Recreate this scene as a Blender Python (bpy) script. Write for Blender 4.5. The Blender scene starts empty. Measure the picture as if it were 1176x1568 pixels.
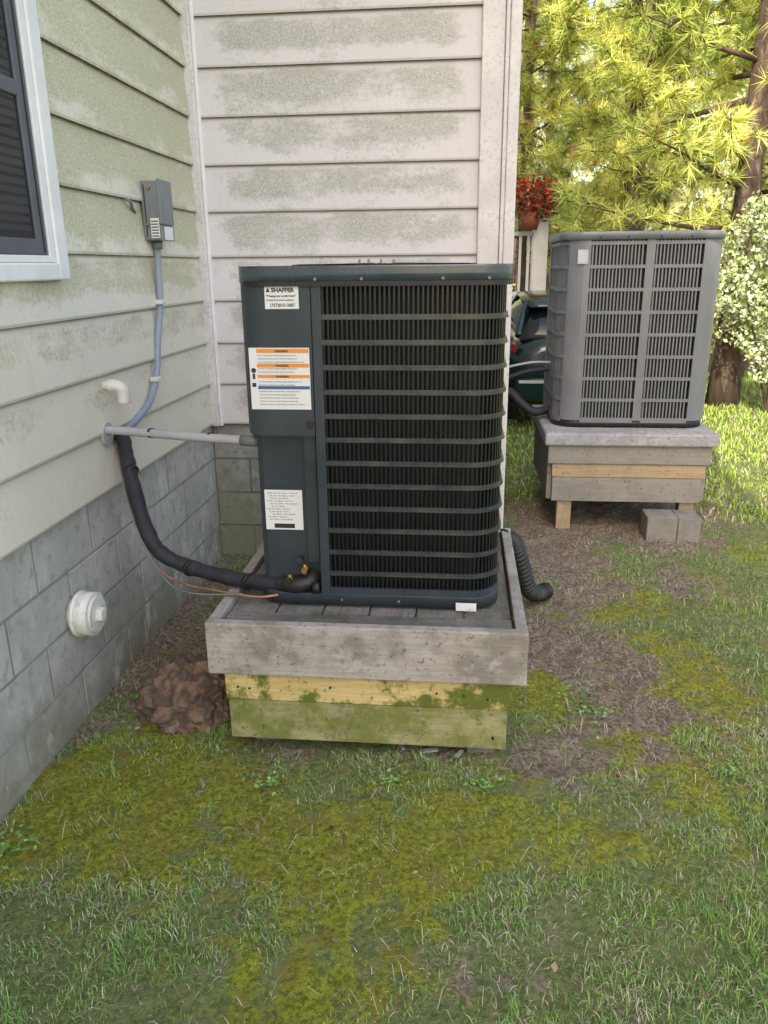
import bpy, bmesh, math, random
import numpy as np
from mathutils import Vector, Matrix, noise
random.seed(7); rng=np.random.default_rng(7)
S=bpy.context.scene
S.view_settings.view_transform='Standard'; S.view_settings.look='None'; S.view_settings.exposure=0

# ---------------------------------------------------------------- materials
def N(nt,typ,ins=None,**props):
    n=nt.nodes.new(typ)
    for k,v in props.items(): setattr(n,k,v)
    if ins:
        for k,v in ins.items():
            s=n.inputs[k]
            if isinstance(v,bpy.types.NodeSocket): nt.links.new(v,s)
            else: s.default_value=v
    return n
def c4(c): return (c[0],c[1],c[2],1.0)
def newmat(name):
    m=bpy.data.materials.new(name); m.use_nodes=True; nt=m.node_tree
    b=nt.nodes['Principled BSDF']; return m,nt,b
def math_(nt,op,a,b=0.0,clamp=False):
    return N(nt,'ShaderNodeMath',{0:a,1:b},operation=op,use_clamp=clamp).outputs[0]
def ramp(nt,fac,lo,hi,a=0.0,b=1.0):
    n=N(nt,'ShaderNodeMapRange',{'Value':fac,'From Min':lo,'From Max':hi,'To Min':a,'To Max':b},interpolation_type='SMOOTHSTEP')
    return n.outputs[0]
def mixc(nt,fac,a,b,mode='MIX'):
    n=N(nt,'ShaderNodeMix',data_type='RGBA',blend_type=mode)
    for s,v in ((n.inputs[0],fac),(n.inputs[6],a),(n.inputs[7],b)):
        if isinstance(v,bpy.types.NodeSocket): nt.links.new(v,s)
        elif isinstance(v,(int,float)): s.default_value=v
        else: s.default_value=c4(v)
    return n.outputs[2]
def coords(nt,scale=(1,1,1)):
    tc=N(nt,'ShaderNodeTexCoord'); mp=N(nt,'ShaderNodeMapping',{'Vector':tc.outputs['Object']}); mp.inputs['Scale'].default_value=scale
    return mp.outputs[0]
def nz(nt,co,scale,detail=6,rough=.6):
    return N(nt,'ShaderNodeTexNoise',{'Vector':co,'Scale':scale,'Detail':detail,'Roughness':rough}).outputs[0]
def bump(nt,b,h,strength,dist=.01):
    n=N(nt,'ShaderNodeBump',{'Height':h,'Strength':strength,'Distance':dist}); nt.links.new(n.outputs[0],b.inputs['Normal'])
def M(name,c1,c2=None,scale=8,rough=.6,metal=0,bmp=0,lo=.35,hi=.65,fine=None,stretch=(1,1,1),spec=.5,coat=0,dust=0,zst=None):
    m,nt,b=newmat(name); co=coords(nt,stretch)
    if c2 is None: c2=tuple(x*.8 for x in c1)
    f=ramp(nt,nz(nt,co,scale),lo,hi); col=mixc(nt,f,c1,c2)
    if fine:
        col=mixc(nt,ramp(nt,nz(nt,co,fine[0],3),.5,.68),col,fine[1])
    if zst:
        z=N(nt,'ShaderNodeSeparateXYZ',{0:coords(nt)}).outputs[2]
        k=math_(nt,'ADD',z,math_(nt,'MULTIPLY',math_(nt,'SUBTRACT',nz(nt,co,3.2,8,.7),.5),.9))
        col=mixc(nt,ramp(nt,k,zst[0],zst[1],.85,0),col,zst[2])
        w_=ramp(nt,nz(nt,coords(nt,(1,1,.45)),6,7,.7),.54,.68,0,.7); col=mixc(nt,w_,col,zst[3])
    if dust:
        col=mixc(nt,ramp(nt,nz(nt,co,5,8,.75),.45,.75,0,dust),col,(.20,.19,.17))
        rr=ramp(nt,nz(nt,co,7,8,.75),.3,.7,rough*.75,min(1,rough*1.6)); nt.links.new(rr,b.inputs['Roughness'])
    else: b.inputs['Roughness'].default_value=rough
    nt.links.new(col,b.inputs['Base Color']); b.inputs['Metallic'].default_value=metal
    b.inputs['Specular IOR Level'].default_value=spec; b.inputs['Coat Weight'].default_value=coat
    if bmp: bump(nt,b,nz(nt,co,scale*8,6,.7),bmp)
    return m

# ---------------------------------------------------------------- geometry helpers
def link(o): S.collection.objects.link(o); return o
def empty(name,loc=(0,0,0)):
    e=bpy.data.objects.new(name,None); e.location=loc; e.empty_display_size=.1; return link(e)
def par(o,e):
    o.parent=e; o.matrix_parent_inverse=Matrix.Translation(-Vector(e.location)); return o
def obj(name,V,F,mat,parent=None,smooth=False,mats=None,midx=None):
    me=bpy.data.meshes.new(name); me.from_pydata([tuple(v) for v in V],[],F)
    for m in (mats or [mat]): me.materials.append(m)
    if midx: me.polygons.foreach_set('material_index',midx)
    if smooth: me.polygons.foreach_set('use_smooth',[True]*len(F))
    me.update(); o=link(bpy.data.objects.new(name,me))
    if parent: par(o,parent)
    return o
def box(name,x0,x1,y0,y1,z0,z1,mat,parent=None,bev=.003,rot=None):
    bm=bmesh.new(); bmesh.ops.create_cube(bm,size=1)
    c=Vector(((x0+x1)/2,(y0+y1)/2,(z0+z1)/2))
    for v in bm.verts:
        v.co=Vector((v.co.x*(x1-x0),v.co.y*(y1-y0),v.co.z*(z1-z0)))
    if bev: bmesh.ops.bevel(bm,geom=bm.edges[:],offset=bev,segments=2,affect='EDGES',profile=.5)
    if rot: bm.transform(Matrix.Rotation(rot[0],4,rot[1]))
    bm.transform(Matrix.Translation(c))
    me=bpy.data.meshes.new(name); bm.to_mesh(me); bm.free(); me.materials.append(mat)
    o=link(bpy.data.objects.new(name,me))
    if parent: par(o,parent)
    return o
def catmull(P,n=12):
    P=[Vector(p) for p in P]; Q=[P[0]*2-P[1]]+P+[P[-1]*2-P[-2]]; out=[]
    for i in range(1,len(Q)-2):
        a,b,c,d=Q[i-1:i+3]
        for k in range(n):
            t=k/n; out.append(.5*((2*b)+(c-a)*t+(2*a-5*b+4*c-d)*t*t+(3*b-a-3*c+d)*t**3))
    out.append(P[-1]); return out
def tubegeo(path,rad,seg=12,caps=True):
    V=[];F=[];n=len(path); up=None
    for i,p in enumerate(path):
        t=(path[min(i+1,n-1)]-path[max(i-1,0)]).normalized()
        if up is None:
            up=Vector((0,0,1)) if abs(t.z)<.9 else Vector((1,0,0))
        s=t.cross(up).normalized(); up=s.cross(t).normalized()
        r=rad(i/(n-1)) if callable(rad) else rad
        for k in range(seg):
            a=2*math.pi*k/seg; V.append(p+(s*math.cos(a)+up*math.sin(a))*r)
    for i in range(n-1):
        for k in range(seg):
            F.append((i*seg+k,i*seg+(k+1)%seg,(i+1)*seg+(k+1)%seg,(i+1)*seg+k))
    if caps: F.append(tuple(range(seg))[::-1]); F.append(tuple((n-1)*seg+k for k in range(seg)))
    return V,F
def tube(name,pts,rad,mat,parent=None,seg=14,n=10,smoothpath=True):
    path=catmull(pts,n) if smoothpath else [Vector(p) for p in pts]
    V,F=tubegeo(path,rad,seg); return obj(name,V,F,mat,parent,True)
def cyl(name,a,b,r,mat,parent=None,seg=24,r2=None):
    a=Vector(a);b=Vector(b); r2=r if r2 is None else r2
    V,F=tubegeo([a,b],lambda t:r+(r2-r)*t,seg); o=obj(name,V,F,mat,parent)
    for p in o.data.polygons: p.use_smooth=len(p.vertices)==4
    return o
def merge(Vs,Fs,V,F):
    o=len(Vs); Vs.extend(V); Fs.extend([tuple(i+o for i in f) for f in F])
def boxgeo(x0,x1,y0,y1,z0,z1):
    V=[Vector(p) for p in ((x0,y0,z0),(x1,y0,z0),(x1,y1,z0),(x0,y1,z0),(x0,y0,z1),(x1,y0,z1),(x1,y1,z1),(x0,y1,z1))]
    return V,[(0,3,2,1),(4,5,6,7),(0,1,5,4),(1,2,6,5),(2,3,7,6),(3,0,4,7)]
def npmesh(name,V,T,col,mat,parent=None):
    me=bpy.data.meshes.new(name); me.vertices.add(len(V)); me.vertices.foreach_set('co',V.astype(np.float32).ravel())
    me.loops.add(T.size); me.loops.foreach_set('vertex_index',T.astype(np.int32).ravel())
    me.polygons.add(len(T)); me.polygons.foreach_set('loop_start',np.arange(0,T.size,3,dtype=np.int32))
    me.update(calc_edges=True)
    if col is not None:
        a=me.color_attributes.new('col','FLOAT_COLOR','POINT'); c=np.ones((len(V),4),np.float32); c[:,:3]=col; a.data.foreach_set('color',c.ravel())
    me.materials.append(mat); o=link(bpy.data.objects.new(name,me))
    if parent: par(o,parent)
    return o
def text(name,s,loc,size,mat,parent,rot=(math.radians(90),0,0),align='LEFT',bold=0,sx=1):
    cu=bpy.data.curves.new(name,'FONT'); cu.body=s; cu.size=size; cu.align_x=align; cu.extrude=.0002; cu.offset=bold
    cu.materials.append(mat); o=link(bpy.data.objects.new(name,cu)); o.location=loc; o.rotation_euler=rot; o.scale=(sx,1,1)
    par(o,parent); return o

# ---------------------------------------------------------------- camera (fitted)
h=1.62; p_,y_,ro=map(math.radians,(17.613,5.740,.596)); F_=1187.2
f=Vector((-math.sin(y_)*math.cos(p_),math.cos(y_)*math.cos(p_),-math.sin(p_))); r=Vector((math.cos(y_),math.sin(y_),0)); u=r.cross(f)
r2=r*math.cos(ro)-u*math.sin(ro); u2=u*math.cos(ro)+r*math.sin(ro)
cam=bpy.data.cameras.new('camera'); co_=link(bpy.data.objects.new('camera',cam))
mw=Matrix((( r2.x,u2.x,-f.x,0),(r2.y,u2.y,-f.y,0),(r2.z,u2.z,-f.z,h),(0,0,0,1)))
co_.matrix_world=mw; cam.sensor_fit='VERTICAL'; cam.sensor_height=36; cam.lens=36*F_/1568; cam.clip_end=1000; cam.clip_start=.05
S.camera=co_

# ---------------------------------------------------------------- light
EL=math.radians(42); SXN=.375; CXN=math.sqrt(1-SXN*SXN)
az=math.atan2(SXN,CXN)
w=bpy.data.worlds.new('World'); S.world=w; w.use_nodes=True; nt=w.node_tree
sky=N(nt,'ShaderNodeTexSky',sky_type='NISHITA'); sky.sun_disc=False; sky.sun_elevation=EL; sky.sun_rotation=math.pi+az
sky.air_density=1.0; sky.dust_density=3.0; sky.ozone_density=.6
tint=mixc(nt,1.0,sky.outputs[0],(1.0,.895,.79),'MULTIPLY')
nt.links.new(tint,nt.nodes['Background'].inputs[0]); nt.nodes['Background'].inputs[1].default_value=.62
sd=bpy.data.lights.new('sun','SUN'); sd.energy=5; sd.angle=math.radians(.5); sd.color=(1,.93,.76)
so=link(bpy.data.objects.new('sun',sd)); so.location=(-5,-10,12)
ray=Vector((SXN*math.cos(EL),CXN*math.cos(EL),-math.sin(EL)))
so.rotation_euler=ray.to_track_quat('-Z','Y').to_euler()

# ---------------------------------------------------------------- materials set
def siding_mat(name,base,dirt,axis,amount,x0=None,x1=None,zgrad=None,bias=0):
    m,nt,b=newmat(name); tc=N(nt,'ShaderNodeTexCoord'); sp=N(nt,'ShaderNodeSeparateXYZ',{0:tc.outputs['Object']})
    L=sp.outputs[axis]; z=sp.outputs[2]
    q=math_(nt,'DIVIDE',math_(nt,'SUBTRACT',z,.786),.2213); fr=math_(nt,'FRACT',q)
    prof=math_(nt,'MULTIPLY',ramp(nt,fr,.10,.55),ramp(nt,fr,.99,.82))
    co=tc.outputs['Object']
    off=N(nt,'ShaderNodeCombineXYZ',{0:math_(nt,'MULTIPLY',math_(nt,'FLOOR',q),3.7),1:math_(nt,'MULTIPLY',math_(nt,'FLOOR',q),1.9)})
    va=N(nt,'ShaderNodeVectorMath',{0:co,1:off.outputs[0]},operation='ADD').outputs[0]
    mp=N(nt,'ShaderNodeMapping',{'Vector':va}); mp.inputs['Scale'].default_value=(1,1,2.2)
    n1=nz(nt,mp.outputs[0],3.0,10,.68); n2=nz(nt,co,55,4,.7); n3=nz(nt,co,190,2,.6)
    k=math_(nt,'ADD',math_(nt,'MULTIPLY',n1,1.7),math_(nt,'MULTIPLY',prof,.36))
    k=math_(nt,'ADD',k,math_(nt,'MULTIPLY',math_(nt,'SUBTRACT',n2,.5),.55))
    if x0 is not None:
        k=math_(nt,'ADD',k,ramp(nt,L,x0,x0+.18,-.5,0)); k=math_(nt,'ADD',k,ramp(nt,L,x1,x1-.16,-.45,0))
    if zgrad: k=math_(nt,'ADD',k,ramp(nt,z,zgrad[0],zgrad[1],zgrad[2],zgrad[3]))
    k=math_(nt,'ADD',k,bias)
    mask=ramp(nt,k,.90,1.30)
    spk=ramp(nt,n3,.42,.60,.35,1.0)
    mask=math_(nt,'MULTIPLY',math_(nt,'MULTIPLY',mask,spk),amount)
    basev=mixc(nt,ramp(nt,nz(nt,co,1.1,4),.3,.7),base,tuple(c*.90 for c in base))
    basev=mixc(nt,ramp(nt,n2,.48,.7,0,.4),basev,tuple(c*.78 for c in base))
    basev=mixc(nt,ramp(nt,nz(nt,coords(nt,(1,1,.25)),14,5,.7),.55,.75,0,.35),basev,tuple(c*.72 for c in base))
    col=mixc(nt,mask,basev,mixc(nt,n1,dirt,tuple(c*.8 for c in dirt)))
    col=mixc(nt,ramp(nt,fr,.93,1.0,0,.6),col,(.17,.13,.09))  # top of each course browned, painted shadow line under the lap
    nt.links.new(col,b.inputs['Base Color']); b.inputs['Roughness'].default_value=.5; b.inputs['Specular IOR Level'].default_value=.35
    bump(nt,b,n2,.08,.002); return m
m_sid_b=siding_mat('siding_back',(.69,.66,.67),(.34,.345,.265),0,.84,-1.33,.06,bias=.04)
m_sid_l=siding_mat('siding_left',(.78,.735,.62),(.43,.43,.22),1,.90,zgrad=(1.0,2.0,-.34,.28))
m_grime_shade=M('siding_grime_shade',(.13,.09,.06),(.24,.20,.15),30,.8)  # dark brown lap underside: grime plus a painted shadow line
m_trim=M('trim_vinyl',(.69,.665,.67),(.59,.56,.565),5,.45,fine=(60,(.52,.50,.48)))
m_white=M('white_vinyl',(.82,.82,.81),(.74,.74,.73),6,.35)
m_block=M('painted_block',(.52,.505,.475),(.42,.415,.39),4,.9,bmp=.35,fine=(18,(.35,.35,.30)),zst=(-.1,.42,(.20,.20,.12),(.68,.67,.65)))
m_block2=M('bare_block',(.34,.335,.32),(.24,.235,.22),5,.95,bmp=.5,fine=(20,(.19,.21,.14)),zst=(.1,.5,(.19,.21,.13),(.42,.42,.41)))
m_mortar=M('mortar',(.33,.325,.30),(.25,.25,.22),9,.95,bmp=.4)
m_mortar2=M('mortar_dark',(.18,.18,.17),(.13,.13,.12),9,.95,bmp=.4)
m_slate=M('slate_paint',(.036,.047,.059),(.028,.038,.049),3,.34,spec=.5,dust=.12)
m_lid=M('lid_paint',(.042,.060,.082),(.034,.050,.070),3,.20,spec=.9,dust=.12)
m_black=M('black_louver',(.007,.009,.012),(.012,.015,.018),14,.28,spec=.5)
m_band=M('louver_band',(.022,.028,.034),(.042,.046,.046),16,.25,spec=.8,dust=.25)
m_coil=M('coil_fins',(.003,.004,.006),(.007,.008,.010),40,.6,stretch=(1,1,.2))
m_sticker=M('sticker_white',(.78,.78,.78),(.74,.74,.74),5,.4)
m_ink=M('ink_black',(.02,.02,.02),(.03,.03,.03),5,.5)
m_orange=M('ink_orange',(.78,.30,.05),(.74,.28,.05),5,.5)
m_blue=M('ink_blue',(.05,.13,.35),(.05,.12,.3),5,.5)
m_greybox=M('grey_enclosure',(.20,.22,.23),(.165,.185,.19),9,.45)
m_cond=M('grey_conduit',(.28,.33,.40),(.23,.27,.34),9,.45)
m_cond2=M('grey_pvc',(.46,.45,.48),(.38,.37,.39),9,.5)
m_rubber=M('foam_insulation',(.015,.017,.024),(.024,.026,.032),25,.6,bmp=.3)
m_pvc=M('white_pvc',(.80,.79,.74),(.66,.65,.57),7,.35,fine=(30,(.62,.60,.50)))
m_copper=M('copper',(.45,.24,.16),(.32,.18,.12),20,.5,metal=.5)
m_brass=M('brass',(.45,.30,.10),(.30,.20,.07),20,.4,metal=.8)
m_u2=M('grey_coil_guard',(.175,.182,.195),(.145,.152,.165),5,.36,spec=.5,dust=.18)
m_u2l=M('grey_lid',(.17,.185,.20),(.14,.15,.16),5,.3)
m_dark=M('black_plastic',(.012,.012,.013),(.018,.018,.018),20,.5)
m_conc=M('concrete_pad',(.40,.40,.41),(.30,.30,.31),9,.9,bmp=.4,fine=(40,(.24,.24,.23)))
m_cind=M('cinder',(.24,.23,.205),(.18,.17,.15),9,.95,bmp=.4)
m_rock=M('red_clay_rock',(.29,.18,.13),(.13,.095,.075),16,.95,bmp=1.0,lo=.42,hi=.58,fine=(20,(.11,.12,.06)))
def wood(name,c1,c2,stain,st,axis=0,lo=.45,hi=.62,rough=.85,light=None,dk=.65):
    m,nt,b=newmat(name); s=[1,1,1]; s[axis]=.06
    g=nz(nt,coords(nt,tuple(s)),90,5,.65); a=coords(nt); big=nz(nt,a,5.5,7,.65); sp=nz(nt,a,45,4,.7)
    col=mixc(nt,ramp(nt,g,.35,.65),c1,c2); col=mixc(nt,ramp(nt,big,lo,hi,0,st),col,stain)
    if light: col=mixc(nt,ramp(nt,nz(nt,a,14,6,.75),.52,.68,0,.75),col,light)
    col=mixc(nt,ramp(nt,sp,.56,.70,0,dk),col,(.08,.075,.06))
    nt.links.new(col,b.inputs['Base Color']); b.inputs['Roughness'].default_value=rough
    bump(nt,b,g,.4,.004); return m
m_wrim=wood('weathered_board',(.36,.325,.29),(.43,.40,.375),(.20,.185,.155),.8,light=(.48,.44,.45),dk=.8)
m_wrimy=wood('weathered_board_side',(.34,.31,.28),(.41,.38,.35),(.20,.19,.16),.7,axis=1)
m_wdeck=wood('deck_plank',(.18,.17,.155),(.25,.235,.215),(.09,.10,.065),.7,axis=1)
m_wwet=wood('wet_deck_board',(.14,.14,.135),(.21,.205,.195),(.08,.085,.06),.7,axis=0,rough=.28)
m_wyel=wood('treated_board',(.66,.53,.24),(.52,.40,.16),(.12,.145,.018),1.0,lo=.47,hi=.57,dk=.8)
m_wply=wood('mossy_plywood',(.38,.355,.19),(.30,.29,.13),(.17,.19,.04),.95,lo=.42,hi=.6,light=(.36,.34,.26),dk=.85)
m_wply2=wood('plywood_grey',(.28,.265,.24),(.235,.225,.20),(.20,.185,.16),.6)
m_wtan=wood('tan_board',(.42,.32,.20),(.35,.26,.155),(.27,.21,.13),.6)
def foliage_mat(name):
    m=bpy.data.materials.new(name); m.use_nodes=True; nt=m.node_tree; nt.nodes.remove(nt.nodes['Principled BSDF'])
    at=N(nt,'ShaderNodeAttribute',attribute_name='col'); d=N(nt,'ShaderNodeBsdfDiffuse',{'Color':at.outputs['Color']})
    nt.links.new(d.outputs[0],nt.nodes['Material Output'].inputs['Surface']); return m
m_leaf=foliage_mat('leaf'); m_far=m_leaf; m_grass=foliage_mat('grass_blade')
m_bark=M('pine_bark',(.14,.09,.07),(.065,.042,.034),6,.95,bmp=.9,stretch=(1,1,.35),fine=(14,(.20,.15,.12)))

# ---------------------------------------------------------------- ground
def nn(x,y,s,o=0): return noise.noise(Vector((x*s+o,y*s-o,o*.37)))
def sm(a,b,t):
    t=min(1,max(0,(t-a)/(b-a))); return t*t*(3-2*t)
def masks(x,y):
    n1=nn(x,y,1.4,3)+.6*nn(x,y,4,9)+.35*nn(x,y,9,19); n2=nn(x,y,1.8,21)+.7*nn(x,y,5.5,33); n3=nn(x,y,15,5)
    g=lambda cx,cy,sx,sy: math.exp(-((x-cx)/sx)**2-((y-cy)/sy)**2)
    moss=.08+.5*n1+.70*g(-.25,1.90,.80,.30)+.78*g(-1.05,2.10,.32,.45)+.60*g(.75,3.0,.40,.5)+.65*g(1.0,3.9,.5,.4)+.30*g(.6,2.2,.25,.4)
    dirt=-.10+.6*n2+.95*g(.55,4.2,.36,1.1)+1.2*g(1.05,5.2,.70,.60)+1.2*g(-.3,2.8,.60,.52)+.66*g(.58,2.7,.28,.6)+1.0*g(-1.35,3.2,.25,1.0)+.65*g(1.25,4.0,.40,.5)+.35*g(.2,1.45,.5,.2)
    dirt+=.9*sm(11.5,13,y)
    moss=sm(.05,.82,moss+.45*n3); dirt=sm(.22,.95,dirt+.50*n3)
    return moss,dirt
def gh(x,y):
    return .018*nn(x,y,1.1,2)+.010*nn(x,y,5,8)-.01
def axis_(a,b,step,ext):
    c=list(np.arange(a,b+1e-6,step)); s=step; lo=[];x=a
    while x>-ext: s*=1.25; x-=s; lo.append(x)
    s=step; hi=[];x=b
    while x<ext: s*=1.25; x+=s; hi.append(x)
    return lo[::-1]+c+hi
xs=axis_(-1.5,2.6,.025,300); ys=axis_(.9,6.2,.025,300)
V=[];col=[]
for Y in ys:
    for X in xs:
        near=abs(X)<20 and -3<Y<30
        mo,di=masks(X,Y) if near else (.1,.1)
        z=gh(X,Y) if near else 0
        if near and X<3.5 and Y<8: z+= .009*nn(X,Y,22,4)+.008*mo*(.5+nn(X,Y,50,1))+.016*di*nn(X,Y,30,6)
        V.append((X,Y,z)); col.append((mo,di,0))
nx=len(xs); A=np.arange(len(V)).reshape(len(ys),nx)
q=np.stack([A[:-1,:-1],A[:-1,1:],A[1:,1:],A[1:,:-1]],-1).reshape(-1,4)
T=np.concatenate([q[:,[0,1,2]],q[:,[0,2,3]]])
mg,nt,b=newmat('ground_soil'); at=N(nt,'ShaderNodeAttribute',attribute_name='col'); sp=N(nt,'ShaderNodeSeparateColor',{0:at.outputs['Color']})
co=coords(nt); a1=nz(nt,co,60,5,.7); a2=nz(nt,co,9,6,.65); a3=nz(nt,co,200,3,.7)
gcol=mixc(nt,ramp(nt,a1,.35,.65),(.13,.18,.055),(.26,.28,.12))
gcol=mixc(nt,ramp(nt,a2,.5,.7,0,.6),gcol,(.33,.29,.19))
mcol=mixc(nt,ramp(nt,a1,.35,.62),(.13,.155,.016),(.37,.38,.045)); mcol=mixc(nt,ramp(nt,a2,.45,.68,0,.6),mcol,(.26,.20,.06)); mcol=mixc(nt,ramp(nt,a3,.5,.7,0,.4),mcol,(.36,.40,.09))
dcol=mixc(nt,ramp(nt,a1,.35,.65),(.14,.105,.078),(.39,.32,.235)); dcol=mixc(nt,ramp(nt,a3,.5,.7,0,.5),dcol,(.50,.44,.35)); dcol=mixc(nt,ramp(nt,a2,.5,.7,0,.6),dcol,(.12,.09,.065))
e1=ramp(nt,math_(nt,'ADD',sp.outputs[0],math_(nt,'MULTIPLY',math_(nt,'SUBTRACT',a1,.5),1.5)),.15,.85)
e2=ramp(nt,math_(nt,'ADD',sp.outputs[1],math_(nt,'MULTIPLY',math_(nt,'SUBTRACT',a1,.5),1.3)),.22,.8)
col_=mixc(nt,e2,mixc(nt,e1,gcol,mcol),dcol); nt.links.new(col_,b.inputs['Base Color']); b.inputs['Roughness'].default_value=.95; b.inputs['Specular IOR Level'].default_value=.15
bump(nt,b,math_(nt,'ADD',a1,math_(nt,'MULTIPLY',a3,.5)),1.0,.018)
ground=npmesh('ground',np.array(V),T,np.array(col),mg)
for p in ground.data.polygons: p.use_smooth=True

def blades(P,L,Wd,lean,colr):
    n=len(P); ang=rng.uniform(0,2*np.pi,n); d=np.stack([np.cos(ang),np.sin(ang),np.zeros(n)],1); s=np.stack([-d[:,1],d[:,0],np.zeros(n)],1)
    th=lean; up=np.array([0,0,1.])
    mid=P+ (d*np.sin(th*.55)[:,None]+up*np.cos(th*.55)[:,None])*(L*.5)[:,None]
    tip=mid+(d*np.sin(th*1.3)[:,None]+up*np.cos(th*1.3)[:,None])*(L*.5)[:,None]
    w_=(Wd/2)[:,None]
    Vv=np.stack([P-s*w_,P+s*w_,mid-s*w_*.8,mid+s*w_*.8,tip],1).reshape(-1,3)
    b_=np.arange(n)[:,None]*5; Tt=np.concatenate([b_+[0,1,3],b_+[0,3,2],b_+[2,3,4]],0)
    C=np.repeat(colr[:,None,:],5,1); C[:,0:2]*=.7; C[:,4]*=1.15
    return Vv,Tt,C.reshape(-1,3)
def inpad(x,y): return (-.82<x<.22 and 2.30<y<3.3) or (.55<x<1.53 and 4.8<y<5.75)
pts=[];LL=[];WW=[];TH=[];CC=[]
def scatter(n,x0,x1,y0,y1,l0,l1,wd,fy=0):
    for _ in range(n):
        x=random.uniform(x0,x1); y=random.uniform(y0,y1)
        if x<-1.38 and y<4.2 or (x<.24 and y>4.2) or inpad(x,y): continue
        mo,di=masks(x,y); cl=.5+1.0*nn(x,y,7,50)+.5*nn(x,y,2,60)
        if fy: mo*=.4; cl+=.3; di*=.7
        pr=max(.06,(1-.68*mo-.93*di))*min(1,max(.12,cl+.15))
        if random.random()>pr: continue
        dry=random.random()<(.15+.40*di+.50*max(0,nn(x,y,2.3,70)+.05))
        if dry:
            k=random.uniform(.6,1.15); c=(.62*k,.56*k,.40*k); th=random.uniform(.9,1.5)
        else:
            k=random.uniform(.6,1.4); t=random.random(); yg=(.5+nn(x,y,1.3,80))*.05+.06*mo+fy
            c=((.15+.10*t)*k+yg,(.34+.07*t)*k+yg*.75,(.11-.03*t)*k); th=random.uniform(.2,1.4)
        pts.append((x,y,gh(x,y)-.002)); LL.append(random.uniform(l0,l1)*(.65+.6*max(0,cl))*(1-.55*mo)*(1+.25*sm(.3,1.1,x))); WW.append(wd*random.uniform(.6,1.3)); TH.append(th); CC.append(c)
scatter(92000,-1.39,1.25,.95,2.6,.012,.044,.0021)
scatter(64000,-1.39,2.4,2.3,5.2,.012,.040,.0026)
scatter(52000,.3,5.5,5.0,12.5,.025,.06,.009,.13)  # far lawn blades yellowed and brightened, sunlight put into their colour
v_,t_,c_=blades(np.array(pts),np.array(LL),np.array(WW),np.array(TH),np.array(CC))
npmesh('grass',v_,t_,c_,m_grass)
pts=[];LL=[];WW=[];TH=[];CC=[]
for _ in range(30000):
    x=random.uniform(-1.39,2.6); y=random.uniform(1,6.5)
    if x<-1.38 or (x<.24 and y>4.2) or inpad(x,y): continue
    mo,di=masks(x,y)
    if random.random()>.14+.75*di+.15*mo+.45*max(0,nn(x,y,2.3,70)): continue
    k=random.uniform(.5,1.2); c=random.choice([(.56,.48,.35),(.40,.29,.18),(.26,.17,.10),(.66,.60,.48)])
    pts.append((x,y,gh(x,y)+.006)); LL.append(random.uniform(.02,.10)); WW.append(random.uniform(.0012,.0024)); TH.append(random.uniform(1.45,1.62)); CC.append(tuple(q*k for q in c))
for _ in range(260):
    if random.random()<.6: x=random.uniform(-.78,.18); y=random.choice([random.uniform(2.31,2.46),random.uniform(2.31,3.2)]); z=.484 if y<2.40 else .475
    else: x=random.uniform(.54,1.55); y=random.uniform(4.76,5.7); z=.634
    k=random.uniform(.4,1); pts.append((x,y,z)); LL.append(random.uniform(.02,.07)); WW.append(.0018); TH.append(1.57); CC.append((.42*k,.30*k,.18*k))
v_,t_,c_=blades(np.array(pts),np.array(LL),np.array(WW),np.array(TH),np.array(CC))
npmesh('pine_straw',v_,t_,c_,m_grass)
def leaves(name,cent,n,spread,size,cols,mat,parent=None,flat=.4,shape=None,kr=(.6,1.3)):
    Vv=np.zeros((n*4,3)); C=np.zeros((n*4,3))
    c=np.array(cent)+(shape(n) if shape else rng.normal(0,1,(n,3))*np.array(spread))
    d=rng.normal(0,1,(n,3)); d[:,2]*=flat; d/=np.linalg.norm(d,axis=1)[:,None]
    e=rng.normal(0,1,(n,3)); e[:,2]*=flat; e-= (e*d).sum(1)[:,None]*d; e/=np.linalg.norm(e,axis=1)[:,None]
    s=(size*rng.uniform(.6,1.4,n))[:,None]
    Vv[0::4]=c-d*s*.5; Vv[1::4]=c+e*s*.3; Vv[2::4]=c+d*s*.5; Vv[3::4]=c-e*s*.3
    cc=np.array(cols)[rng.integers(0,len(cols),n)]*rng.uniform(kr[0],kr[1],(n,1))
    for i in range(4): C[i::4]=cc
    b_=np.arange(n)[:,None]*4; Tt=np.concatenate([b_+[0,1,2],b_+[0,2,3]])
    return npmesh(name,Vv,Tt,np.minimum(C,.9),mat,parent)
def weedshape(n):
    out=[];
    cs=[(.47,2.72,.05),(.52,2.62,.03),(.24,2.85,.04),(-.62,2.12,.03),(-.2,2.15,.03),(.1,2.15,.03),(-1.28,1.75,.04),(-1.2,2.6,.05),(1.3,3.0,.04),(.9,2.3,.04)]
    for i in range(n):
        c=random.choice(cs); out.append((c[0]+random.gauss(0,c[2]),c[1]+random.gauss(0,c[2]),.008+random.random()*.010))
    return np.array(out)
leaves('clover_weeds',(0,0,0),420,0,.018,[(.20,.38,.10),(.15,.30,.08),(.25,.42,.14)],m_grass,flat=.15,shape=weedshape)
def fallen(n):
    out=[]
    while len(out)<n:
        x=random.uniform(-1.3,2.6);y=random.uniform(1.1,7)
        if inpad(x,y) or (x<.24 and y>4.2): continue
        out.append((x,y,gh(x,y)+.012))
    return np.array(out)
leaves('fallen_leaves',(0,0,0),190,0,.024,[(.25,.12,.06),(.16,.10,.07),(.34,.26,.16),(.40,.36,.28)],m_grass,flat=.1,shape=fallen)
Vs=[];Fs=[]
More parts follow.
